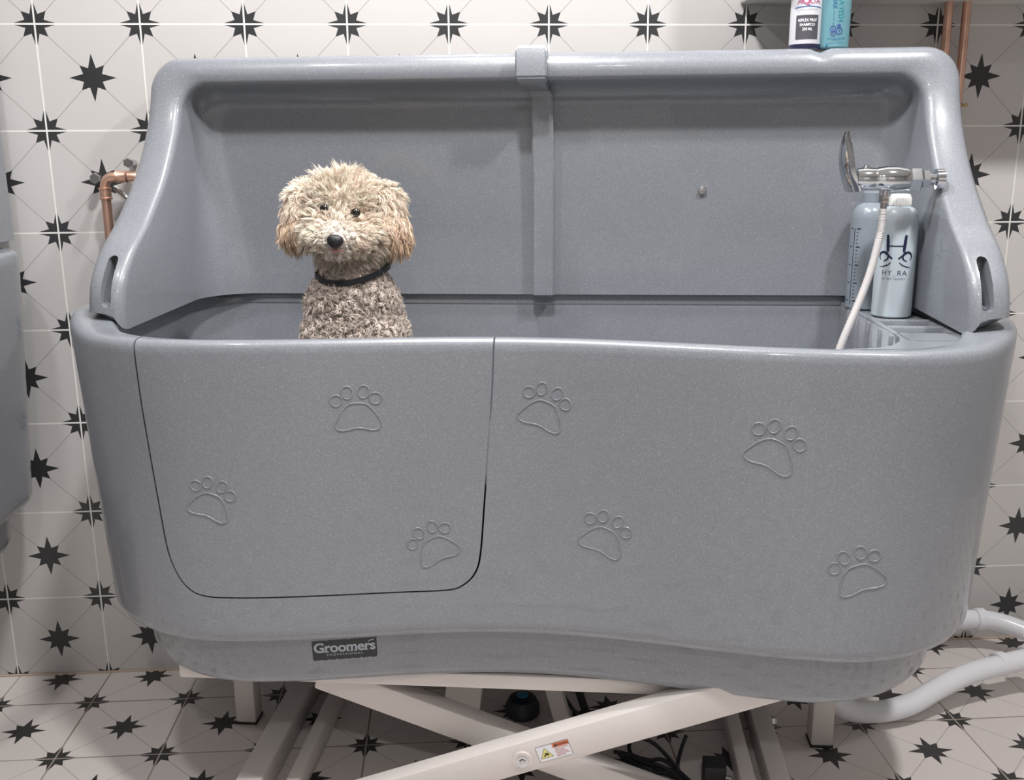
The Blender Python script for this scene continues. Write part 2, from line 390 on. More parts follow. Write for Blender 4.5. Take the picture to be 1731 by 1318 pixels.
# ---- splash panel
YK = [(.80, -.392), (.86, -.390), (.90, -.386), (.93, -.376), (.955, -.358), (.985, -.325), (1.02, -.272), (1.06, -.222), (1.10, -.178), (1.15, -.136), (1.20, -.103), (1.26, -.080), (1.34, -.066)]
def yF(z):
    for i in range(len(YK) - 1):
        if YK[i][0] <= z <= YK[i + 1][0]:
            p0 = YK[max(i - 1, 0)]; p1 = YK[i]; p2 = YK[i + 1]; p3 = YK[min(i + 2, len(YK) - 1)]
            t = (z - p1[0]) / (p2[0] - p1[0]); m1 = (p2[1] - p0[1]) / (p2[0] - p0[0]) * (p2[0] - p1[0]); m2 = (p3[1] - p1[1]) / (p3[0] - p1[0]) * (p2[0] - p1[0])
            return (2 * t ** 3 - 3 * t ** 2 + 1) * p1[1] + (t ** 3 - 2 * t ** 2 + t) * m1 + (-2 * t ** 3 + 3 * t ** 2) * p2[1] + (t ** 3 - t ** 2) * m2
    return YK[-1][1]
SC = .020
def sp_outline(a, zt, Rr, zb, spread=0.0):
    N1, N2, N3 = 44, 14, 150; P = []
    def sx(z): return a + spread * sstep((1.28 - z) / .36)
    for i in range(N1): z = zb + (zt - Rr - zb) * i / N1; P.append((-sx(z), z))
    for i in range(N2): t = PI - PI / 2 * i / N2; P.append((-(a - Rr) + Rr * math.cos(t), zt - Rr + Rr * math.sin(t)))
    for i in range(N3): P.append((-(a - Rr) + 2 * (a - Rr) * i / N3, zt))
    for i in range(N2): t = PI / 2 - PI / 2 * i / N2; P.append(((a - Rr) + Rr * math.cos(t), zt - Rr + Rr * math.sin(t)))
    for i in range(N1 + 1): z = zt - Rr + (zb - zt + Rr) * i / N1; P.append((sx(z), z))
    return P
def notch(u, z): return math.exp(-((u + SC - .512) / .011) ** 2)
def lip_bottom(z): return z
rings = []
def ring(a, zt, Rr, yfn, zb=.8855, spread=0.0, nd=0.0):
    L = []
    for u, z in sp_outline(a, zt, Rr, zb, spread):
        y = yfn(z, u); zz = z
        if nd and z > zt - .001: zz -= nd * notch(u, z)
        L.append((u + SC, y, zz))
    rings.append(L)
ZT = 1.312; A = .732
ring(A, ZT, .058, lambda z, u: .02, nd=.007)
ring(A, ZT, .058, lambda z, u: yF(z) + .022, nd=.007)
for k in (1, 2, 3, 4):
    t = k / 4 * PI / 2; r = .020; ring(A - r * (1 - math.cos(t)), ZT - r * (1 - math.cos(t)), .058, lambda z, u: yF(z) + .022 - r * math.sin(t), nd=.007 * (1 - k / 4) + .003)
wl, wt = .064, .050
ring(A - wl * .55, ZT - wt * .6, .052, lambda z, u: yF(z) + .0005, zb=.884)
for k in (0, 1, 2, 3, 4):
    t = k / 4 * PI / 2; r = .016; d = wl - r + r * math.sin(t); dt = wt - r + r * math.sin(t); ring(A - d, ZT - dt, .047, lambda z, u: yF(z) + .002 + r * (1 - math.cos(t)), zb=(.879, .868, .861, .858, .857)[k])
rc0 = .045
def rcz(z): return .045 + .055 * sstep((1.2 - z) / .33)
AIN = A - wl; ZIN = ZT - wt
# straight run back then the big inner corner
for k in range(0, 9):
    t = k / 8 * PI / 2; d = .004 + rc0 * (1 - math.cos(t))
    N = sp_outline(AIN - d, ZIN - d, .045, .866); L = []
    for u, z in N:
        e = (rcz(z) - rc0) * (1 - math.cos(t)) * (1 if abs(u) > AIN - d - .02 else 0)
        front = yF(z) + .03
        y = -rcz(z) * (1 - math.sin(t)); y = max(y, front) if k == 0 else y
        if k == 0: y = min(y, -rcz(z)) if -rcz(z) > front else -rcz(z)
        L.append((u - math.copysign(e, u) + SC, y, z))
    rings.append(L)
n = len(rings[0]); V = [p for L in rings for p in L]; F = []
for i in range(len(rings) - 1):
    for j in range(n - 1): F.append((i * n + j, i * n + j + 1, (i + 1) * n + j + 1, (i + 1) * n + j))
last = (len(rings) - 1) * n
F.append(tuple(range(last, last + n))[::-1])
# closed back sheet, bottom edges
nb = len(V); V += [(x, .02, z) for x, y, z in rings[0]]
F.append(tuple(range(nb, nb + n)))
for j in range(n - 1): F.append((j + 1, j, nb + j, nb + j + 1))
endL = [i * n for i in range(len(rings))]; endR = [i * n + n - 1 for i in range(len(rings))]
F.append(tuple([nb] + endL)[::-1] + tuple()) if False else None
F.append(tuple([nb] + endL + endR[::-1] + [nb + n - 1]))
sp = mk('splash_panel', V, F, GREY)
bm = bmesh.new(); bm.from_mesh(sp.data); bmesh.ops.remove_doubles(bm, verts=bm.verts, dist=1e-5); bmesh.ops.recalc_face_normals(bm, faces=bm.faces)
bmesh.ops.triangulate(bm, faces=[f for f in bm.faces if len(f.verts) > 4]); bm.to_mesh(sp.data); bm.free()
# slots in the lower lips
for s, u in ((-1, -.676), (1, .713)):
    q = MB(); pts = [(u + .0085 * math.cos(t), zz + .0085 * math.sin(t)) for zz, r0 in ((.966, 0), (.903, PI)) for t in [r0 + PI * i / 8 for i in range(9)]]
    m_ = len(pts); q.add([(x, -.50, z) for x, z in pts] + [(x, -.322, z) for x, z in pts], [(i, (i + 1) % m_, m_ + (i + 1) % m_, m_ + i) for i in range(m_)] + [tuple(range(m_))[::-1], tuple(range(m_, 2 * m_))])
    c = q.build('cutter', None, smooth=False)
    boolean(sp, c, 'DIFFERENCE'); kill(c)
sp.data.polygons.foreach_set('use_smooth', [True] * len(sp.data.polygons)); sp.data.set_sharp_from_angle(angle=math.radians(40)); sp.parent = BATH
for u in (-.672, .709):
    q = MB(); q.lathe((u, -.372, .8975), [(.004, 0), (.0055, .001), (.0055, .004), (.003, .0055)], 14, 'z'); q.build('screw', STEEL, sp)
q = MB(); q.lathe((.321, -.007, 1.065), [(.003, 0), (.0075, .001), (.0075, .005), (.006, .007)], 20, 'y'); q.box((.3145, -.0085, 1.0643), (.3275, -.006, 1.0657), 0)
q.build('screw', STEEL, sp)
# centre rib clipped over the top edge
q = MB()
def loftbox(P0, P1):  # two 4-gons
    q.add(P0 + P1, [(0, 1, 2, 3)[::-1], (4, 5, 6, 7), (0, 1, 5, 4), (1, 2, 6, 5), (2, 3, 7, 6), (3, 0, 4, 7)])
def blk(sec):
    for i in range(len(sec) - 1): pass
    V = []; F = []
    for (x0, x1, y0, y1, z) in sec: V += [(x0, y0, z), (x1, y0, z), (x1, y1, z), (x0, y1, z)]
    k = len(sec)
    for i in range(k - 1):
        for j in range(4): F.append((i * 4 + j, i * 4 + (j + 1) % 4, (i + 1) * 4 + (j + 1) % 4, (i + 1) * 4 + j))
    F.append((0, 1, 2, 3)[::-1]); F.append((4 * k - 4, 4 * k - 3, 4 * k - 2, 4 * k - 1)); q.add(V, F)
blk([(.000, .041, -.020, .008, .864), (.000, .041, -.022, .008, 1.10), (-.003, .038, -.024, .008, 1.235), (-.006, .036, -.028, .008, 1.245), (-.022, .030, -.088, .008, 1.255), (-.026, .030, -.100, .026, 1.266), (-.026, .030, -.100, .026, 1.312), (-.024, .029, -.094, .026, 1.321)])
rib = q.build('center_rib', GREY, BATH, angle=30)
bm = bmesh.new(); bm.from_mesh(rib.data); bmesh.ops.bevel(bm, geom=bm.edges[:], offset=.003, segments=2, affect='EDGES'); bm.to_mesh(rib.data); bm.free()
rib.data.polygons.foreach_set('use_smooth', [True] * len(rib.data.polygons)); rib.data.set_sharp_from_angle(angle=math.radians(40))

q = MB(); q.box((-.70, .008, .845), (.72, .030, .874), .003); q.build('rear_flange', GREY, BATH)
# ---- bottle tray moulded into the right end
q = MB(); zt = .853
q.box((.592, -.40, .60), (.604, .0, zt), .004)                 # inner edge wall
for y in (-.395, -.335, -.275, -.205, -.135, -.075): q.box((.586, y - .003, .60), (.594, y + .003, zt - .004), .002)
q.box((.598, -.195, .80), (.700, -.002, .8485), .003)            # flat stand for bottles
q.box((.598, -.40, .79), (.705, -.19, .822), .002)             # recess floor
for y in (-.20, -.268, -.335, -.402): q.box((.598, y - .007, .80), (.700, y + .007, zt), .005)
q.box((.690, -.40, .80), (.705, -.19, zt), .004)
# filleted end joining the front rim
V = []; F = []
tri = [(.593, -.335), (.728, -.335), (.712, -.40), (.675, -.44), (.62, -.468), (.47, -.476), (.53, -.462), (.560, -.440), (.580, -.408), (.590, -.375)]
m_ = len(tri); q.add([(x, y, .79) for x, y in tri] + [(x, y, zt) for x, y in tri], [(i, (i + 1) % m_, m_ + (i + 1) % m_, m_ + i) for i in range(m_)] + [tuple(range(m_))[::-1], tuple(range(m_, 2 * m_))])
q.build('bottle_tray', GREY, BATH, angle=40)

# ---- brand label on the lower skirt
def lab(x, y, off): # label space metres, centred
    ca, sa = math.cos(.02), math.sin(.02); u = -.2895 + x * ca - y * sa; z = .3325 + x * sa + y * ca
    return onfront(u, z, off)
q = MB(); nx = 40; w, h = .105, .036; V = []; F = []
for i in range(nx + 1):
    x = -w / 2 + w * i / nx; j = (.0014 if (i * 7) % 5 in (0,) else 0) + (.0008 if i % 3 == 0 else 0)
    V += [lab(x, -h / 2 + j, .0004), lab(x, 0, .0004), lab(x, h / 2 - (.0012 if i in (9, 23) else 0), .0004)]
for i in range(nx): F += [(3 * i, 3 * i + 3, 3 * i + 4, 3 * i + 1), (3 * i + 1, 3 * i + 4, 3 * i + 5, 3 * i + 2)]
q.add(V, F); blab = q.build('brand_label', BLACKL, BATH); tag(blab, 'black brand label with silver lettering, ragged lower edge')
q = MB()
SER = []
T = text2d('Groomers', .0245, .0006, 1.0, .95); xs = [p[0] for p in T[0]]; kx = .100 / (max(xs) - min(xs))
sub2(([(x * kx, y + .004) for x, y in T[0]], T[1]), lambda x, y: lab(x, y, .0008), q)
for (a, b, y) in ((-.0335, -.0255, -.0035), (.0035, .0085, -.0035), (.0095, .0135, -.0035), (.0150, .0195, -.0035), (.0315, .0385, -.0035)):
    sub2(([(a, y), (b, y), (b, y + .0014), (a, y + .0014)], [(0, 1, 2, 3)]), lambda x, y: lab(x, y, .00085), q)
T = ribbon([(.0385, .0105), (.042, .0135), (.048, .0145)], [.001, .0018, .0022]); sub2(T, lambda x, y: lab(x, y, .0008), q)
T = text2d('PROFESSIONAL', .0052, .00005, 1.0, 1.5); xs = [p[0] for p in T[0]]; kx = .058 / (max(xs) - min(xs))
sub2(([(x * kx, y - .0085) for x, y in T[0]], T[1]), lambda x, y: lab(x, y, .0008), q)
q.build('lettering', SILV, blab, smooth=False)

# ---- scissor lift under the bath
q = MB(); q.box((-.60, -.41, .243), (.44, -.372, .2700), .003); q.box((-.60, -.17, .236), (.60, -.13, .2715), .003)
for x in (-.40, .40): q.box((x - .02, -.40, .238), (x + .02, -.14, .270), .003)
q.build('top_frame', WHITEMETAL, BATH)
def arm(p, r, w, y0, y1, name='scissor_arm'):
    p = Vector(p); r = Vector(r); d = r - p; ang = math.atan2(d.y, d.x); L = d.length
    q = MB(); c = (p + r) / 2; rot = Matrix.Rotation(-ang, 3, 'Y')
    q.box((c.x - L / 2, y0, c.y - w / 2), (c.x + L / 2, y1, c.y + w / 2), .005, rot)
    return q.build(name, WHITEMETAL, BATH), ang
armB, angB = arm((-.52, -.049), (.44, .2505), .058, -.44, -.405) if False else arm((-.36, .0065), (.435, .2992), .058, -.455, -.418)
armA, angA = arm((-.36, .240), (.46, -.02), .060, -.375, -.345) if False else arm((-.36, .2405), (.285, .0045), .052, -.385, -.345)
q = MB(); q.box((-.155, -.24, .05), (-.085, -.20, .235), .003, Matrix.Rotation(.12, 3, 'Y')); q.box((.03, -.20, .03), (.062, -.17, .235), .003, Matrix.Rotation(-.25, 3, 'Y')); q.build('lift_bracket', WHITEMETAL, BATH)
q = MB()
q.lathe((.008, -.463, .1420), [(.0165, 0), (.0165, .004), (.012, .009)][::-1], 28, 'y'); q.build('pivot_collar', WHITEMETAL, armB)
q = MB(); q.lathe((.008, -.4655, .1420), [(.0105, 0), (.0105, .004)], 28, 'y'); q.prism((.008, -.4675, .1420), .006, 6, .003, 'y'); q.build('pivot_bolt', STEEL, armB)
# warning label: x along arm
cs, sn = math.cos(angB), math.sin(angB)
def wl_(x, y, o=0): X = .0605 + x * cs - y * sn; Z = .1595 + x * sn + y * cs; return (X, -.4556 - o, Z)
q = MB()
def rect(a, b, c, d, mi, o): sub2(([(a, b), (c, b), (c, d), (a, d)], [(0, 1, 2, 3)]), lambda x, y: wl_(x, y, o), q, mi)
rect(-.029, -.0145, .029, .0145, 5, .0001); rect(-.0285, -.014, .0285, .014, 0, .0002); rect(.0, .006, .0285, .014, 1, .0004)
def tri_(cx, cy, r, mi, o): sub2(([(cx - r, cy - r * .62), (cx + r, cy - r * .62), (cx, cy + r * 1.0)], [(0, 1, 2)]), lambda x, y: wl_(x, y, o), q, mi)
tri_(-.0145, -.0015, .0115, 3, .0004); tri_(-.0145, -.0015, .0102, 2, .0005); tri_(.0055, .0098, .0034, 3, .0006)
sub2(ribbon([(-.020, -.006), (-.016, -.003), (-.012, -.001), (-.0095, -.0045)], [.001, .003, .0035, .001]), lambda x, y: wl_(x, y, .0006), q, 3)
sub2(ribbon([(-.0165, .0015), (-.0135, -.0015), (-.0115, -.006)], [.001, .002, .001]), lambda x, y: wl_(x, y, .0006), q, 3)
sub2(text2d('WARNING', .0042, .0001), lambda x, y: wl_(x + .0178, y + .0098, .0006), q, 3)
for i in range(6):
    y = .003 - i * .0028; rect(.002, y, .0265 - (i * 7 % 4) * .003, y + .0011, 4, .0004)
wlab = q.build('warning_label', [LABELW, ORANGE, YELLOW, INK, REDP, INK], armB, smooth=False); tag(wlab, 'small warning sticker with yellow triangle and orange header')
for (a, b, nm) in ((-.510, -.462, 1), (-.423, -.398, 0), (.390, .418, 0), (.440, .478, 1)):
    q = MB(); q.box((a, -.62, .0), (b, .03, .052 if nm else .046), .004); q.build('base_rail', WHITEMETAL, BATH)
q = MB(); q.box((-.51, .0, .002), (.478, .03, .045), .003); q.build('base_crossbar', WHITEMETAL, BATH)
q = MB(); q.prism((.482, -.13, .028), .010, 6, .012, 'x'); q.build('axle_bolt', STEEL, BATH)
for x in (-.582, .574):
    q = MB(); q.box((x - .021, -.173, .004), (x + .021, -.131, .245), .004); p = q.build('support_post', WHITEMETAL, BATH)
    q = MB(); q.box((x - .022, -.174, 0), (x + .022, -.130, .005), .001); q.build('rubber_foot', RUBBER, p)

# ------------------------------------------------------------ neighbouring bath on the left
B2 = copy_tree(BATH); B2.location = (-.826, -.055, .09); B2.rotation_euler = (0, 0, 0)
B2['label'] = 'second grey dog bath, mostly cut off by the left edge of the photo'
for ch in [x for x in bpy.data.objects if x.parent == B2]:
    if ch.name.startswith('support_post'): ch.location.z = -.09; ch.scale.z = 1.37
    if ch.name.startswith('base_'): ch.location.z = -.09

# ------------------------------------------------------------ helper to place things in the bath frame
TH = math.radians(-8.3); CB = (.955, -.15)
def bw(x, y, z): return (CB[0] + x * math.cos(TH) - y * math.sin(TH), CB[1] + x * math.sin(TH) + y * math.cos(TH), z)

# ------------------------------------------------------------ shower mixer with lever and hose
mx = empty('shower_mixer', bw(.708, -.2, 1.085), TH, 'chrome shower mixer with curved lever and grey hose at the right end of the bath', 'shower mixer')
def ml(x, y, z): return (x - .70, y + .2, z - 1.085)
q = MB(); q.lathe(ml(.541, -.2, 1.089), [(.010, 0), (.0175, .003), (.0185, .012), (.0185, .03), (.0175, .034), (.019, .038), (.021, .05), (.021, .066), (.0185, .082), (.016, .090), (.012, .094)], 32, 'x')
q.tube([ml(.592, -.2, 1.075), ml(.592, -.2, 1.062)], .009, 16); q.tube([ml(.560, -.2, 1.104), ml(.560, -.2, 1.112)], [.007, .004], 14)
q.build('valve_body', CHROME, mx)
q = MB(); q.prism(ml(.628, -.2, 1.088), .0205, 6, .020, 'x'); q.prism(ml(.649, -.2, 1.088), .0165, 6, .012, 'x'); q.lathe(ml(.658, -.2, 1.088), [(.009, 0), (.009, .012), (.017, .014), (.018, .026)], 20, 'x'); q.build('hex_nut', CHROME, mx)
q = MB(); pts = spline([ml(.524, -.203, 1.166), ml(.5235, -.203, 1.145), ml(.526, -.203, 1.115), ml(.532, -.202, 1.092), ml(.541, -.2, 1.070)], 8)
k = len(pts); V = []; F = []
for i, p in enumerate(pts):
    t = i / (k - 1); w = .005 + .012 * sstep(t * 2.2); th = .0030 + .0035 * t
    a = pts[max(i - 1, 0)]; b = pts[min(i + 1, k - 1)]; d = (b - a).normalized(); nn = Vector((-d.z, 0, d.x))
    for j in range(10):
        an = 2 * PI * j / 10; V.append(p + Vector((-.55, .835, 0)) * w * math.cos(an) + nn * th * math.sin(an))
for i in range(k - 1):
    for j in range(10): F.append((i * 10 + j, i * 10 + (j + 1) % 10, (i + 1) * 10 + (j + 1) % 10, (i + 1) * 10 + j))
F += [tuple(range(10)), tuple(range((k - 1) * 10, k * 10))]
q.add(V, F); q.build('lever', CHROME, mx)
q = MB(); q.prism(ml(.592, -.2, 1.050), .0085, 6, .014, 'z'); q.tube([ml(.592, -.2, 1.050), ml(.592, -.2, 1.036)], .0055, 12); q.build('hose_nut', NICKEL, mx)
q = MB(); pts = spline([ml(.592, -.2, 1.04), ml(.5915, -.2, 1.015), ml(.588, -.203, .99), ml(.577, -.21, .94), ml(.560, -.22, .89), ml(.535, -.235, .83), ml(.50, -.25, .74), ml(.44, -.26, .65), ml(.34, -.25, .606), ml(.2, -.2, .603)], 22)
q.tube(pts, [.0062 + .0006 * (i % 2) for i in range(len(pts))], 12); q.build('hose', mat('grey_ribbed_hose', (.55, .53, .53), .35), mx)

# ------------------------------------------------------------ bottles
def bottle(name, loc, prof, m, label, cat, parts, sy=1.0, group=None, rz=0):
    e = empty(name, loc, TH + rz, label, cat, group); q = MB(); q.lathe((0, 0, 0), prof, 40, 'z', sy=sy); q.build('bottle_body', m, e); return e
def wrap(r, sy=1.0):
    def f(x, y, o=0): t = x / r - PI / 2; return ((r + o) * math.cos(t), (r * sy + o) * math.sin(t), y)
    return f
rb = .0335
prof = [(rb - .004, 0), (rb, .003), (rb, .165), (rb - .0025, .178), (rb - .009, .188), (.018, .192), (.016, .194)]
b1 = bottle('refill_bottle', bw(.645, -.140, .8497), prof, MILK, 'milky plastic bottle with dark H and scissors logo, standing in the tray', 'bottle', None, rz=-.30)
capm = MB(); capm.lathe((0, 0, .192), [(.016, 0), (.0180, .001), (.0182, .015), (.0155, .020), (.012, .0205)], 24, 'z')
for i in range(24):
    t = 2 * PI * i / 24; capm.box((.0180 * math.cos(t) - .0006, .0180 * math.sin(t) - .0006, .194), (.0180 * math.cos(t) + .0006, .0180 * math.sin(t) + .0006, .206))
capm.build('bottle_cap', PLW, b1)
q = MB(); w_ = wrap(rb)
def lg(VF, dx=0, dz=0, s=1.22): sub2(VF, lambda x, y: w_(x * s + dx, y * s + dz, .0004), q)
zc = .108
for s in (-1, 1):
    lg(ribbon([(s * .0125, .030), (s * .0118, .022), (s * .0112, .014), (s * .0108, .006)], [.0032, .0044, .0044, .0032]), 0, zc)
    loop = [(s * (.0165 + .0068 * math.cos(t)), -.0005 + .0062 * math.sin(t)) for t in [-.9 + 5.6 * i / 24 for i in range(25)]]
    lg(ribbon(loop, [.0011 + .0020 * math.sin(PI * i / 24) for i in range(25)]), 0, zc)
    lg(ribbon([(s * .019, .0065), (s * .013, .0035), (s * .0085, .0002), (s * .004, -.0035)], [.0012, .0026, .0026, .0022]), 0, zc)
    lg(ribbon([(s * .0225, -.0155), (s * .0165, -.0150), (s * .010, -.0125), (s * .0055, -.0085)], [.0006, .0016, .0016, .0010]), 0, zc)
lg(ribbon([(-.0115 + .0023 * i, .0145) for i in range(11)], .0016), 0, zc)
T = text2d('HY_RA', .0105, -.00012, 1.0, 1.12); xs = [p[0] for p in T[0]]; kx = .034 / (max(xs) - min(xs))
lg(([(x * kx, y) for x, y in T[0]], T[1]), 0, zc - .029)
T = text2d('BY PET SOCIETY', .0035, 0, 1.0, 1.3); xs = [p[0] for p in T[0]]; kx = .032 / (max(xs) - min(xs)); lg(([(x * kx, y) for x, y in T[0]], T[1]), 0, zc - .039)
q.build('logo_print', NAVY, b1, smooth=False)
b2 = bottle('measuring_bottle', bw(.622, -.048, .8497), prof, MILK2, 'translucent bottle with black measuring scale, behind the hose', 'bottle', None, rz=-.55)
capm = MB(); capm.lathe((0, 0, .192), [(.014, 0), (.0165, .001), (.0165, .02), (.012, .022)], 24, 'z'); capm.build('bottle_cap', MILK2, b2)
q = MB()
def lg(VF): sub2(VF, lambda x, y: w_(x, y, .0004), q)
lg(ribbon([(-.018, .01), (-.018, .148)], .0012))
for i in range(21):
    y = .148 - i * .0066; L = .0075 if i % 5 == 0 else .0032
    lg(ribbon([(-.013, y), (-.013 + L, y)], .0012 if i % 5 else .002))
    if i % 5 == 0: lg(ribbon([(-.030, y), (-.022, y)], .0012))
q.build('measuring_scale', NAVY, b2, smooth=False)
# shampoo bottles on the top edge
r1 = .0272
e = empty('shampoo_bottle', bw(.4905, -.018, 1.3125), TH, 'white shampoo bottle with dark square label on the top edge of the bath', 'bottle')
q = MB(); q.lathe((0, 0, 0), [(r1 - .003, 0), (r1, .002), (r1, .150), (r1 - .006, .160), (.012, .166), (.011, .18)], 40); q.build('bottle_body', BOTTLEW, e)
q = MB(); w1 = wrap(r1)
def strip(fn, x0, x1, y0, y1, mi, o, q, n=16, curve=0):
    V = []; F = []
    for i in range(n + 1):
        x = x0 + (x1 - x0) * i / n; c = curve * (1 - ((x - (x0 + x1) / 2) / ((x1 - x0) / 2)) ** 2); V += [fn(x, y0 + c, o), fn(x, y1 + c, o)]
    for i in range(n): F.append((2 * i, 2 * i + 2, 2 * i + 3, 2 * i + 1))
    q.add(V, F, mi)
qq = MB(); qq.lathe((0, 0, 0), [(r1 + .0002, .0005), (r1 + .0006, .002), (r1 + .0006, .0080), (r1 + .0002, .0085)], 40); qq.build('base_band', mat('navy_plastic', (.02, .02, .055), .35), e)
strip(w1, -.0225, .0185, .0160, .0565, 0, .0004, q)
for s, z, sz in (('REFLEX PROF', .0475, .0066), ('SHAMPOO', .0400, .0066), ('250 ML', .0325, .0066)):
    T = text2d(s, sz, .00016, .84, 1.0); sub2(T, lambda x, y: w1(x - .002, y + z, .0008), q, 1)
sub2(text2d('AQUA', .013, 0, 1.15), lambda x, y: w1(x - .001, y + .0790, .0005), q, 2)
sub2(text2d('Q', .022, .0002), lambda x, y: w1(x - .006, y + .0815, .0007), q, 2)
strip(w1, -.027, .024, .0680, .0695, 3, .0005, q, curve=.002)
sub2(text2d('GROOMING', .0036, 0, 1.2, 1.4), lambda x, y: w1(x, y + .0655, .0005), q, 4)
q.build('front_label', [LABELD, LABELW, PINK, BLUEP, mat('grey_print', (.35, .33, .42), .5)], e, smooth=False)
e = empty('shampoo_bottle', bw(.541, -.022, 1.3125), TH, 'turquoise shampoo bottle on the top edge of the bath, right of the white one', 'bottle')
sy = .72; r2 = .0262
q = MB(); q.lathe((0, 0, 0), [(r2 - .004, 0), (r2, .003), (r2 + .0005, .06), (r2 + .001, .165), (r2 - .005, .178), (.010, .185), (.010, .20)], 40, sy=sy); q.build('bottle_body', TEAL, e)
q = MB(); w2 = wrap(r2 + .0008, sy)
def rotT(s, size, x0, y0, bold=0, mi=0, sx=1.0):
    T = text2d(s, size, bold, sx); sub2(([(y, -x) for x, y in T[0]], T[1]), lambda x, y: w2(x + x0, y + y0, .0005), q, mi)
rotT('LAVISH', .0135, .0050, .0660, .0001, 1); rotT('TEAK', .0095, -.0060, .0780, .0003, 0); rotT('shampoo for dogs', .0035, -.0065, .052, 0, 0)
for cx, cz, rr in ((-.006, .0255, .0042), (.004, .029, .0052), (-.007, .033, .0046), (.003, .0372, .0028)):
    lp = [(cx + rr * math.cos(2 * PI * i / 20), cz + rr * math.sin(2 * PI * i / 20)) for i in range(21)]
    sub2(ribbon(lp, .0013), lambda x, y: w2(x, y, .0005), q, 2); sub2(([(cx + .0013 * math.cos(2 * PI * i / 8), cz + .0013 * math.sin(2 * PI * i / 8)) for i in range(8)], [tuple(range(8))]), lambda x, y: w2(x, y, .0006), q, 2)
sub2(text2d('shampooing hydratant', .0037, 0), lambda x, y: w2(x, y + .0175, .0005), q, 0)
strip(w2, -.008, .006, .0145, .0152, 0, .0005, q); strip(w2, -.016, .015, .0098, .0103, 0, .0005, q); strip(w2, -.019, -.0145, .004, .0080, 0, .0005, q)
q.build('bottle_print', [TEALD, mat('blue_green_print', (.05, .26, .30), .4), mat('violet_print', (.05, .08, .30), .4)], e, smooth=False)

# ------------------------------------------------------------ pipes, cabinet
q = MB(); q.box((1.385, -.27, 1.425), (2.5, -.001, 2.2), .004); cab = q.build('wall_cabinet', PAINT)
tag(cab, 'white boxed-in cabinet on the wall, its underside just inside the top right of the photo', 'cabinet')
q = MB(); q.tube([(1.822, -.036, .02), (1.822, -.036, 1.428)], .0085, 20); p = q.build('copper_pipe', COPPER); tag(p, 'straight copper water pipe on the tiled wall, nearer the bath', 'pipe', None)
p.location = (-.020, 0, 0); pA = p
q = MB(); q.tube([(0, 0, .02), (0, 0, 1.428)], .0085, 20); p = q.build('copper_pipe', COPPER); p.location = (1.838, -.038, 0)
tag(p, 'straight copper water pipe on the tiled wall, the right one of the two vertical pipes', 'pipe')
def clip(parent, x, z, dx):
    q = MB(); lp = [(x + .0105 * math.cos(t), -.038 + .0105 * math.sin(t), z) for t in [2 * PI * i / 20 for i in range(21)]]
    q.tube(lp, .0016, 8, flat=2, cap=False); q.tube([(x, -.028, z), (x, -.001, z)], .003, 10); q.tube([(x + .009 * dx, -.038, z), (x + .017 * dx, -.040, z)], .0018, 8)
    q.tube([(x + (.017 + .003 * math.cos(t)) * dx, -.040, z + .003 * math.sin(t)) for t in [2 * PI * i / 10 for i in range(11)]], .0012, 6, cap=False)
    o = q.build('pipe_clip', BRASS, parent); return o
c = clip(p, 0, 1.226, 1); c.data.transform(Matrix.Translation((0, .0, 0)))
c2 = clip(pA, 1.822, 1.267, 1); c2.data.transform(Matrix.Translation((0, .002, 0)))
c.location = (0, .0, 0); c.data.transform(Matrix.Translation((0, .038, 0)))
# left copper pipe with elbow
e = empty('copper_pipe', (.12, -.055, .02), 0, 'copper pipe with elbow on the wall behind the left end of the bath', 'pipe')
q = MB(); q.tube(arc_path([(0, 0, .88), (0, 0, 1.077), (.075, 0, 1.077), (.075, .055, 1.077)], .022), .0092, 20); q.build('pipe_run', COPPER, e)
q = MB()
for z, r in ((1.025, .0125), (1.030, .0115), (1.048, .0115), (1.053, .0125)): pass
q.lathe((0, 0, 1.033), [(.0095, 0), (.0125, .001), (.0125, .004), (.0112, .005), (.0112, .019), (.0125, .020), (.0125, .023), (.0095, .024)], 24)
q.lathe((.024, 0, 1.077), [(.0095, 0), (.0125, .001), (.0112, .004), (.0112, .019), (.0125, .020), (.0095, .023)], 24, 'x')
q.build('elbow_fitting', COPPER, e)
q = MB(); q.prism((-.022, .010, 1.074), .0105, 6, .017, 'y'); q.tube([(-.022, .012, 1.074), (-.022, .053, 1.074)], .006, 12); q.build('wall_bolt', STEEL, e); q = MB(); q.prism((.045, .008, 1.103), .0095, 6, .016, 'y'); q.tube([(.045, .02, 1.103), (.045, .053, 1.103)], .006, 12); q.build('wall_bolt', STEEL, e)
q = MB(); q.tube([(.012, .022, 1.055), (.034, .018, 1.036), (.06, .015, 1.015)], .0048, 12); q.prism((.045, .010, 1.018), .009, 6, .016, 'y'); q.build('valve_stub', STEEL, e)
# white waste pipes
def pvc(name, pts, r, rad, collars, label, loc):
    e = empty(name, loc, 0, label, 'waste pipe'); L = Vector(loc)
    P = arc_path([Vector(p) - L for p in pts], rad, 10); q = MB(); q.tube(P, r, 28); q.build('pipe_run', PVC, e)
    for a, b in collars:
        q = MB(); a = Vector(a) - L; b = Vector(b) - L; d = (b - a).normalized()
        q.tube([a, a + d * .002, b - d * .002, b], [r + .001, r + .0035, r + .0035, r + .001], 28); q.build('pipe_collar', PVC, e)
pvc('waste_pipe', [(1.47, -.335, .20), (1.550, -.338, .034), (1.675, -.345, .034), (1.835, -.285, .075), (2.02, -.240, .085), (2.35, -.255, .085)], .0215, .06,
    [((1.925, -.259, .080), (1.945, -.254, .081)), ((1.995, -.241, .084), (2.03, -.2345, .085))], 'white plastic waste pipe curving out from under the bath across the floor', (1.6, -.34, 0))
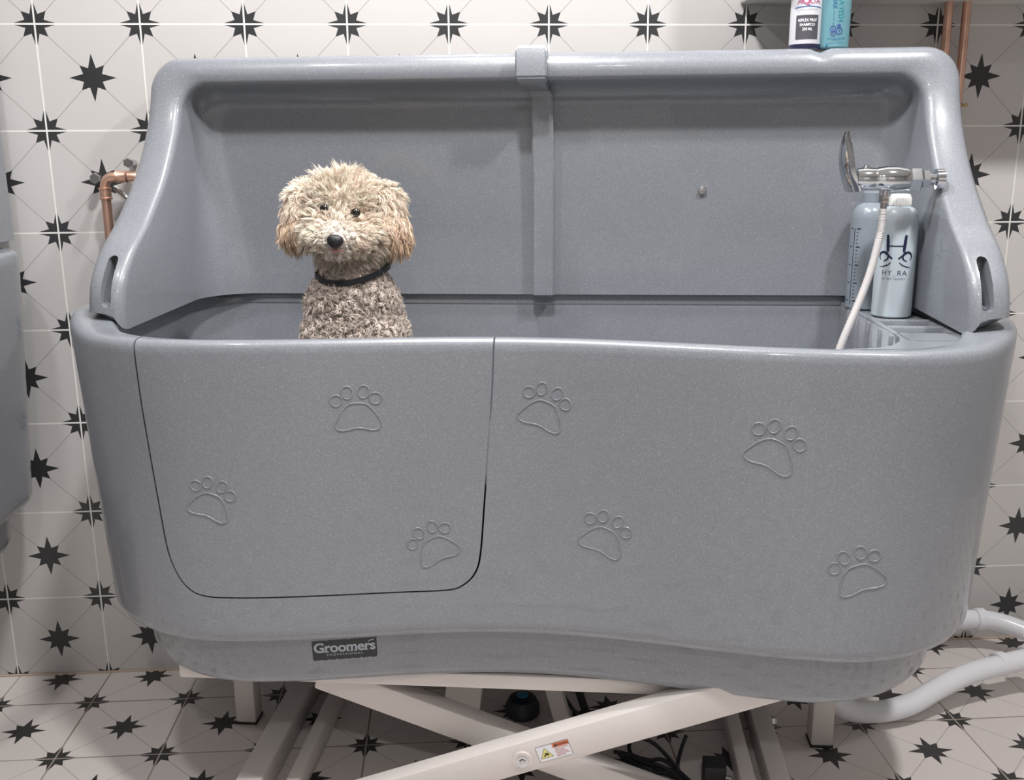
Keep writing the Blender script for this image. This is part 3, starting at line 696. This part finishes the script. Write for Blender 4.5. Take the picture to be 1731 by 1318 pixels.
pvc('waste_pipe', [(1.70, -.055, .080), (2.03, -.055, .080), (2.12, -.125, .060), (2.5, -.13, .05)], .0215, .05,
    [((1.990, -.055, .080), (2.012, -.056, .080))], 'white plastic waste pipe along the foot of the tiled wall at the right', (2.0, -.06, 0))

# ------------------------------------------------------------ things under the bath
e = empty('motor_unit', (.923, -.242, .0), 0, 'round dark device with a blue centre under the bath, beside hanging cables', 'motor')
q = MB(); q.lathe((0, 0, .0), [(.030, 0), (.036, .006), (.036, .022), (.028, .038), (.012, .044)], 36); q.build('housing', DEVICE, e)
q = MB(); q.lathe((0, 0, .040), [(.0125, 0), (.0115, .006), (.006, .008)], 24); q.build('blue_cap', DEVBLUE, e)
e = empty('power_cable', (1.10, -.47, 0), 0, 'tangled black power cable lying in a heap on the floor under the bath', 'cable')
def cp(x, y): # floor pixel helper replaced by world numbers below
    return (x, y)
q = MB(); rr = .0038
A_ = lambda *P: q.tube(spline([(x - 1.10, y + .47, z) for x, y, z in P], 8), rr, 10)
for P in ([(1.119, -.409, .012), (1.115, -.413, .03), (1.124, -.415, .045), (1.141, -.422, .05), (1.163, -.428, .04), (1.182, -.444, .025), (1.194, -.464, .015), (1.198, -.496, .01), (1.21, -.56, .006)],
          [(1.227, -.409, .045), (1.215, -.422, .025), (1.202, -.449, .012), (1.195, -.483, .008), (1.20, -.54, .006)],
          [(1.086, -.415, .02), (1.109, -.415, .014), (1.132, -.437, .012), (1.159, -.461, .012), (1.189, -.475, .014), (1.235, -.54, .01)],
          [(1.101, -.41, .012), (1.123, -.443, .012), (1.147, -.466, .01), (1.177, -.48, .012), (1.204, -.509, .01), (1.22, -.58, .006)],
          [(1.112, -.421, .02), (1.129, -.44, .022), (1.148, -.449, .022), (1.171, -.446, .02), (1.188, -.458, .015), (1.2, -.476, .012), (1.225, -.53, .01)],
          [(1.095, -.414, .012), (1.117, -.428, .018), (1.14, -.45, .018), (1.165, -.466, .02), (1.19, -.488, .014), (1.21, -.54, .01)],
          [(1.10, -.42, .006), (1.127, -.452, .005), (1.155, -.48, .005), (1.19, -.505, .005), (1.215, -.56, .005)]): A_(*P)
q.build('cable_run', CABLE, e)
e = empty('hanging_cable', (.985, -.25, 0), 0, 'two thin black cables hanging down beside the dark motor, with a black clip', 'cable')
q = MB(); B_ = lambda *P: q.tube(spline(P, 8), .0040, 10)
B_((-.012, -.03, .24), (-.008, -.028, .14), (.002, -.03, .07), (.012, -.05, .006), (.03, -.10, .006)); B_((-.006, -.03, .24), (.0, -.026, .13), (.02, -.022, .06), (.055, -.03, .012), (.10, -.05, .006)); q.build('cable_run', CABLE, e)
q = MB(); q.box((.050, -.024, .004), (.066, -.010, .085), .003, Matrix.Rotation(-.3, 3, 'Y')); q.box((.04, -.03, .0), (.11, -.005, .012), .003); q.build('clip', RUBBER, e)
e = empty('foot_switch', (1.256, -.503, 0), TH, 'small black box with a metal screw on the floor under the right of the bath', 'switch')
q = MB(); q.box((-.02, -.02, 0), (.02, .02, .05), .003); q.build('case', RUBBER, e)
q = MB(); q.tube([(.018, -.015, .03), (.03, -.02, .03)], .004, 12); q.build('screw', STEEL, e)

# ------------------------------------------------------------ the dog (bath frame)
dog = empty('dog', bw(-.30, -.22, .596), TH, 'cream curly-haired poodle cross with tan ears and dark collar, sitting in the bath', 'dog')
DO = Vector((-.30, -.22, .596))
blobs = MB()
def bl(c, r, rot=None): blobs.ell(Vector(c) - DO, r, rot, 20, 14)
def limb(P, r): # chain of overlapping balls
    P = spline(P, 5)
    for i, p in enumerate(P):
        t = i / (len(P) - 1); k = r[0] + (r[1] - r[0]) * t; bl(p, (k, k, k))
bl((-.306, -.232, 1.052), (.062, .062, .052)); bl((-.309, -.262, 1.062), (.052, .042, .044)); bl((-.309, -.278, 1.030), (.045, .036, .030))
bl((-.300, -.318, 1.004), (.028, .036, .021)); bl((-.322, -.300, 1.002), (.030, .030, .024)); bl((-.277, -.298, .996), (.030, .030, .024)); bl((-.301, -.308, .984), (.024, .032, .014))
bl((-.340, -.272, 1.012), (.030, .032, .032)); bl((-.264, -.270, 1.004), (.030, .032, .032))
bl((-.300, -.235, .960), (.050, .050, .050)); bl((-.300, -.238, .925), (.058, .054, .040))
bl((-.302, -.238, .885), (.076, .068, .055)); bl((-.300, -.235, .83), (.086, .080, .075)); bl((-.299, -.225, .75), (.092, .090, .09)); bl((-.298, -.19, .69), (.095, .105, .085)); bl((-.298, -.14, .665), (.098, .11, .07))
for s in (-1, 1):
    limb([(-.300 + s * .050, -.265, .82), (-.300 + s * .048, -.285, .72), (-.300 + s * .045, -.295, .62)], (.036, .021)); bl((-.300 + s * .045, -.315, .611), (.020, .033, .016))
    bl((-.298 + s * .075, -.16, .655), (.042, .085, .052)); limb([(-.298 + s * .09, -.19, .63), (-.298 + s * .092, -.26, .612)], (.024, .017))
limb([(-.298, -.06, .66), (-.298, -.035, .69), (-.30, -.035, .73)], (.022, .020))
tmp = blobs.build('tmp', None)
m = tmp.modifiers.new('r', 'REMESH'); m.mode = 'VOXEL'; m.voxel_size = .0045
m = tmp.modifiers.new('s', 'SMOOTH'); m.iterations = 8; m.factor = .5
me = evaluate(tmp); kill(tmp)
def furmat(name, rough=.7):
    m = bpy.data.materials.new(name); m.use_nodes = True; nt = m.node_tree; b = nt.nodes['Principled BSDF']
    a = nt.nodes.new('ShaderNodeAttribute'); a.attribute_name = 'tone'; nt.links.new(a.outputs['Color'], b.inputs['Base Color'])
    b.inputs['Roughness'].default_value = rough; b.inputs['Specular IOR Level'].default_value = .25
    return m
FUR = furmat('dog_fur')
CREAM = np.array((.97, .84, .715)); TAN = np.array((.84, .62, .45)); BODY = np.array((.80, .70, .63)); WHITE = np.array((.93, .87, .80)); BROWN = np.array((.46, .31, .20))
def tone(p):
    z = p[2]; x = p[0]; y = p[1]
    if z < .955: c = BODY * 1.0
    else:
        c = CREAM.copy()
    t = sstep((z - .93) / .05); c = BODY * (1 - t) + CREAM * t
    # whiter muzzle, brown stain beside the mouth, pinkish stain under the eyes
    d = math.dist(p, (-.300, -.345, 1.006)); k = max(0, 1 - d / .05); c = c * (1 - k) + WHITE * k
    for q_, r_, a_ in (((-.268, -.325, .987), .020, .55), ((-.325, -.325, .989), .014, .3), ((-.325, -.31, 1.035), .014, .35), ((-.273, -.31, 1.028), .014, .35)):
        k = max(0, 1 - math.dist(p, q_) / r_) * a_; c = c * (1 - k) + BROWN * k
    return c
body = bpy.data.objects.new('body', me); COL.objects.link(body); body.parent = dog; me.materials.clear(); me.materials.append(FUR)
me.polygons.foreach_set('use_smooth', [True] * len(me.polygons))
at = me.color_attributes.new('tone', 'FLOAT_COLOR', 'POINT')
for i, v in enumerate(me.vertices):
    c = tone(v.co + DO) * .8; at.data[i].color = (*c, 1)
EYES = [Vector((-.3250, -.3085, 1.0490)), Vector((-.2740, -.3070, 1.0425))]; NOSE = Vector((-.2975, -.3555, .9985)); MOUTH = Vector((-.299, -.3435, .9835))
def strands(name, me, parent, n, field, offs=DO, seg=8, clump=9):
    """grows n curly locks on a mesh, gathered in clumps; field(p, nrm) -> tuple or None"""
    me.calc_loop_triangles(); tri = me.loop_triangles
    vs = np.array([v.co[:] for v in me.vertices]); T = np.array([t.vertices[:] for t in tri]); A_, B_, C_ = vs[T[:, 0]], vs[T[:, 1]], vs[T[:, 2]]
    N = np.cross(B_ - A_, C_ - A_); ar = np.linalg.norm(N, axis=1) / 2; N = N / (2 * ar[:, None] + 1e-12)
    cen = (A_ + B_ + C_) / 3 + np.array(offs); wgt = ar * np.where(cen[:, 2] > .80, 1.0, .18); wgt /= wgt.sum()
    def scatter(k):
        idx = rng.choice(len(T), k, p=wgt); u = rng.random((k, 2)); fl = u.sum(1) > 1; u[fl] = 1 - u[fl]
        return A_[idx] + (B_ - A_)[idx] * u[:, :1] + (C_ - A_)[idx] * u[:, 1:], N[idx]
    P, NN = scatter(n); K = max(2, n // clump); CP, CN = scatter(K)
    near = np.empty(n, int)
    for i in range(0, n, 2000):
        d = ((P[i:i + 2000, None, :] - CP[None]) ** 2).sum(2); near[i:i + 2000] = d.argmin(1)
    cph = rng.random(K) * 2 * PI; csg = rng.choice((-1, 1), K); cj = rng.normal(0, 1, (K, 3)); cl = rng.uniform(.65, 1.3, K); ck = rng.uniform(.86, 1.12, K)
    V = []; F = []; C = []
    for i in range(n):
        p = Vector(P[i]); nr = Vector(NN[i]); c_ = near[i]; d = field(p + Vector(offs), nr)
        if d is None: continue
        g, L, cr, turns, rad, col, jit = d   # flow dir, length, curl radius, turns, thickness, colour, clump scatter
        ax = (nr + g + Vector(cj[c_]) * jit).normalized(); s1 = Vector(CN[c_]).orthogonal().normalized(); s1 = (s1 - ax * ax.dot(s1)).normalized(); s2 = ax.cross(s1)
        ph = cph[c_] + random.gauss(0, .45); sg = csg[c_]; base = len(V); L *= cl[c_] * random.uniform(.85, 1.15)
        pts = []; root = Vector(CP[c_]) - p; lean = g.normalized() if g.length > 1e-6 else ax
        for k in range(seg):
            t = k / (seg - 1); a = ph + sg * turns * 2 * PI * t; c = cr * min(1, t * 2.0)
            pts.append(p - nr * .001 + ax * (L * t * (1 - .25 * t)) + lean * (L * .25 * t * t) + root * (.72 * min(1, t * 1.3)) + s1 * (c * (math.cos(a) - math.cos(ph))) + s2 * (c * (math.sin(a) - math.sin(ph))))
        for k in range(seg):
            tg = (pts[min(k + 1, seg - 1)] - pts[max(k - 1, 0)]).normalized(); a_ = tg.cross(s1 + nr * .3).normalized() if abs(tg.dot(s1)) < .98 else s2; b_ = tg.cross(a_)
            r_ = rad * (1 - .75 * (k / (seg - 1)) ** 2)
            for j in range(3):
                an = 2 * PI * j / 3; V.append(pts[k] + a_ * (r_ * math.cos(an)) + b_ * (r_ * math.sin(an)))
        for k in range(seg - 1):
            for j in range(3): F.append((base + k * 3 + j, base + k * 3 + (j + 1) % 3, base + (k + 1) * 3 + (j + 1) % 3, base + (k + 1) * 3 + j))
        kk = ck[c_] * random.uniform(.95, 1.05); C += [tuple(np.clip(col * kk, 0, .97))] * (seg * 3)
    o = mk(name, V, F, FUR, parent); ca = o.data.color_attributes.new('tone', 'FLOAT_COLOR', 'POINT')
    ca.data.foreach_set('color', np.c_[np.array(C), np.ones(len(C))].astype(np.float32).ravel()); return o
def body_field(p, nr):
    p3 = tuple(p); z = p.z
    for e_ in EYES:
        dd = p - e_
        if p.y < -.27 and abs(dd.x) < .0085 and -.0085 < dd.z < .0035: return None
    if p.y < -.33 and (Vector((p.x, 0, p.z)) - Vector((NOSE.x, 0, NOSE.z))).length < .0135: return None
    if p.y < -.325 and abs(p.x - MOUTH.x) < .011 and abs(p.z - MOUTH.z) < .0035: return None
    col = tone(p3)
    if z > .955:   # head
        face = sstep((-.262 - p.y) / .05)
        c = Vector((-.300, -.34, 1.012)); g = (p - c); g.y *= .2; g = g.normalized() * (1.1 * face) if g.length > 0 else Vector()
        g += Vector((0, 0, -.12 - .25 * (1 - face) * (1 if z < 1.05 else 0)))
        near = min((p - e_).length for e_ in EYES)
        L = .025 * (1 - face) + .017 * face; L *= min(1, .34 + near / .045)
        if p.y < -.325 and z > .995: L = .0075
        if p.y < -.29 and z < 1.0: L = .011
        return g, L, .0021, .8, .00052, col, .20 + .12 * (1 - face)
    if z > .925: return Vector((0, 0, -.5)), .010, .0026, 1.2, .0008, col, .3
    return Vector((0, 0, -.35)), .0165, .0050, 1.35, .00080, col * random.uniform(.93, 1.07), .45
strands('fur', me, body, 52000, body_field)
# ears
def ear(c, r, tiltv, flip):
    q = MB(); q.ell((0, 0, 0), r, None, 28, 18)
    rot = Matrix.Rotation(tiltv, 3, 'Y'); V = []
    for x, y, z in q.v:
        k = 1 + .22 * (-z / r[2]); p = rot @ Vector((x * k, y * k, z)); V.append(p + Vector(c) - DO)
    q.v = [tuple(v) for v in V]
    o = q.build('ear', FUR, dog, angle=180); at = o.data.color_attributes.new('tone', 'FLOAT_COLOR', 'POINT')
    def et(z): t = sstep((c[2] + r[2] * .7 - z) / (r[2] * 1.3)); return CREAM * .97 * (1 - t) + TAN * t
    for v in range(len(o.data.vertices)): at.data[v].color = (*(et((o.data.vertices[v].co + DO).z) * .85), 1)
    def f(p, nr):
        col = et(p.z)
        if random.random() < .25: col = col * .5 + CREAM * .5
        up = sstep((p.z - c[2] - r[2] * .2) / (r[2] * .6))
        return Vector((flip * (.10 + .1 * up), 0, -1.9 * (1 - up) - .35)), .027, .0024, 1.0, .00052, col, .26
    strands('ear_fur', o.data, o, 11000, f, seg=9); tag(o, 'tan floppy ear')
ear((-.388, -.243, 1.040), (.019, .038, .048), .28, -1)
ear((-.230, -.238, 1.033), (.020, .040, .051), -.24, 1)
EYEM = mat('dark_eye', (.008, .006, .005), .06, spec=.8); NOSEM = mat('black_nose', (.012, .012, .014), .28, bump=(900, .4)); LIP = mat('pink_lip', (.46, .24, .23), .4)
for c in EYES:
    q = MB(); q.ell(c - DO + Vector((0, .001, -.001)), (.0085, .0055, .0072), None, 20, 14); q.build('eye', EYEM, dog, angle=180)
q = MB(); V = []
q.ell((0, 0, 0), (.0135, .0095, .0115), None, 24, 16)
q.v = [((x * (1 + .22 * z / .0115)), y, z) for x, y, z in q.v]
rt = Matrix.Rotation(.10, 3, 'Y'); q.v = [tuple(rt @ Vector(v) + NOSE - DO) for v in q.v]; q.build('nose', NOSEM, dog, angle=180)
for s in (-1, 1): pass
q = MB(); q.tube([MOUTH - DO + Vector((-.013, .004, .002)), MOUTH - DO + Vector((-.006, -.001, -.0005)), MOUTH - DO + Vector((.003, -.0015, -.001)), MOUTH - DO + Vector((.012, .002, .000))], [.0012, .0028, .003, .0012], 12); q.build('lower_lip', LIP, dog, angle=180)
# collar
q = MB(); V = []; F = []; n_ = 64
for i in range(n_):
    t = 2 * PI * i / n_; x = -.300 + .0625 * math.cos(t); y = -.238 + .0635 * math.sin(t); z = .941 + .004 * math.sin(t) * 1.0 + .014 * math.cos(t) * .35 + .020 * (math.cos(t) ** 2) * .6
    for dr, dz in ((0, -.0048), (0, .0048), (.003, .0048), (.003, -.0048)): V.append((x + dr * math.cos(t) - DO.x, y + dr * math.sin(t) - DO.y, z + dz - .012 - DO.z))
for i in range(n_):
    a = i * 4; b = ((i + 1) % n_) * 4
    for j in range(4): F.append((a + j, b + j, b + (j + 1) % 4, a + (j + 1) % 4))
q.add(V, F)
q.tube([(.060, .0, .352), (.064, .0, .362), (.065, .0, .370)], .0045, 10)
q.build('collar', mat('dark_collar', (.018, .018, .022), .4, bump=(400, .5)), dog, angle=40)
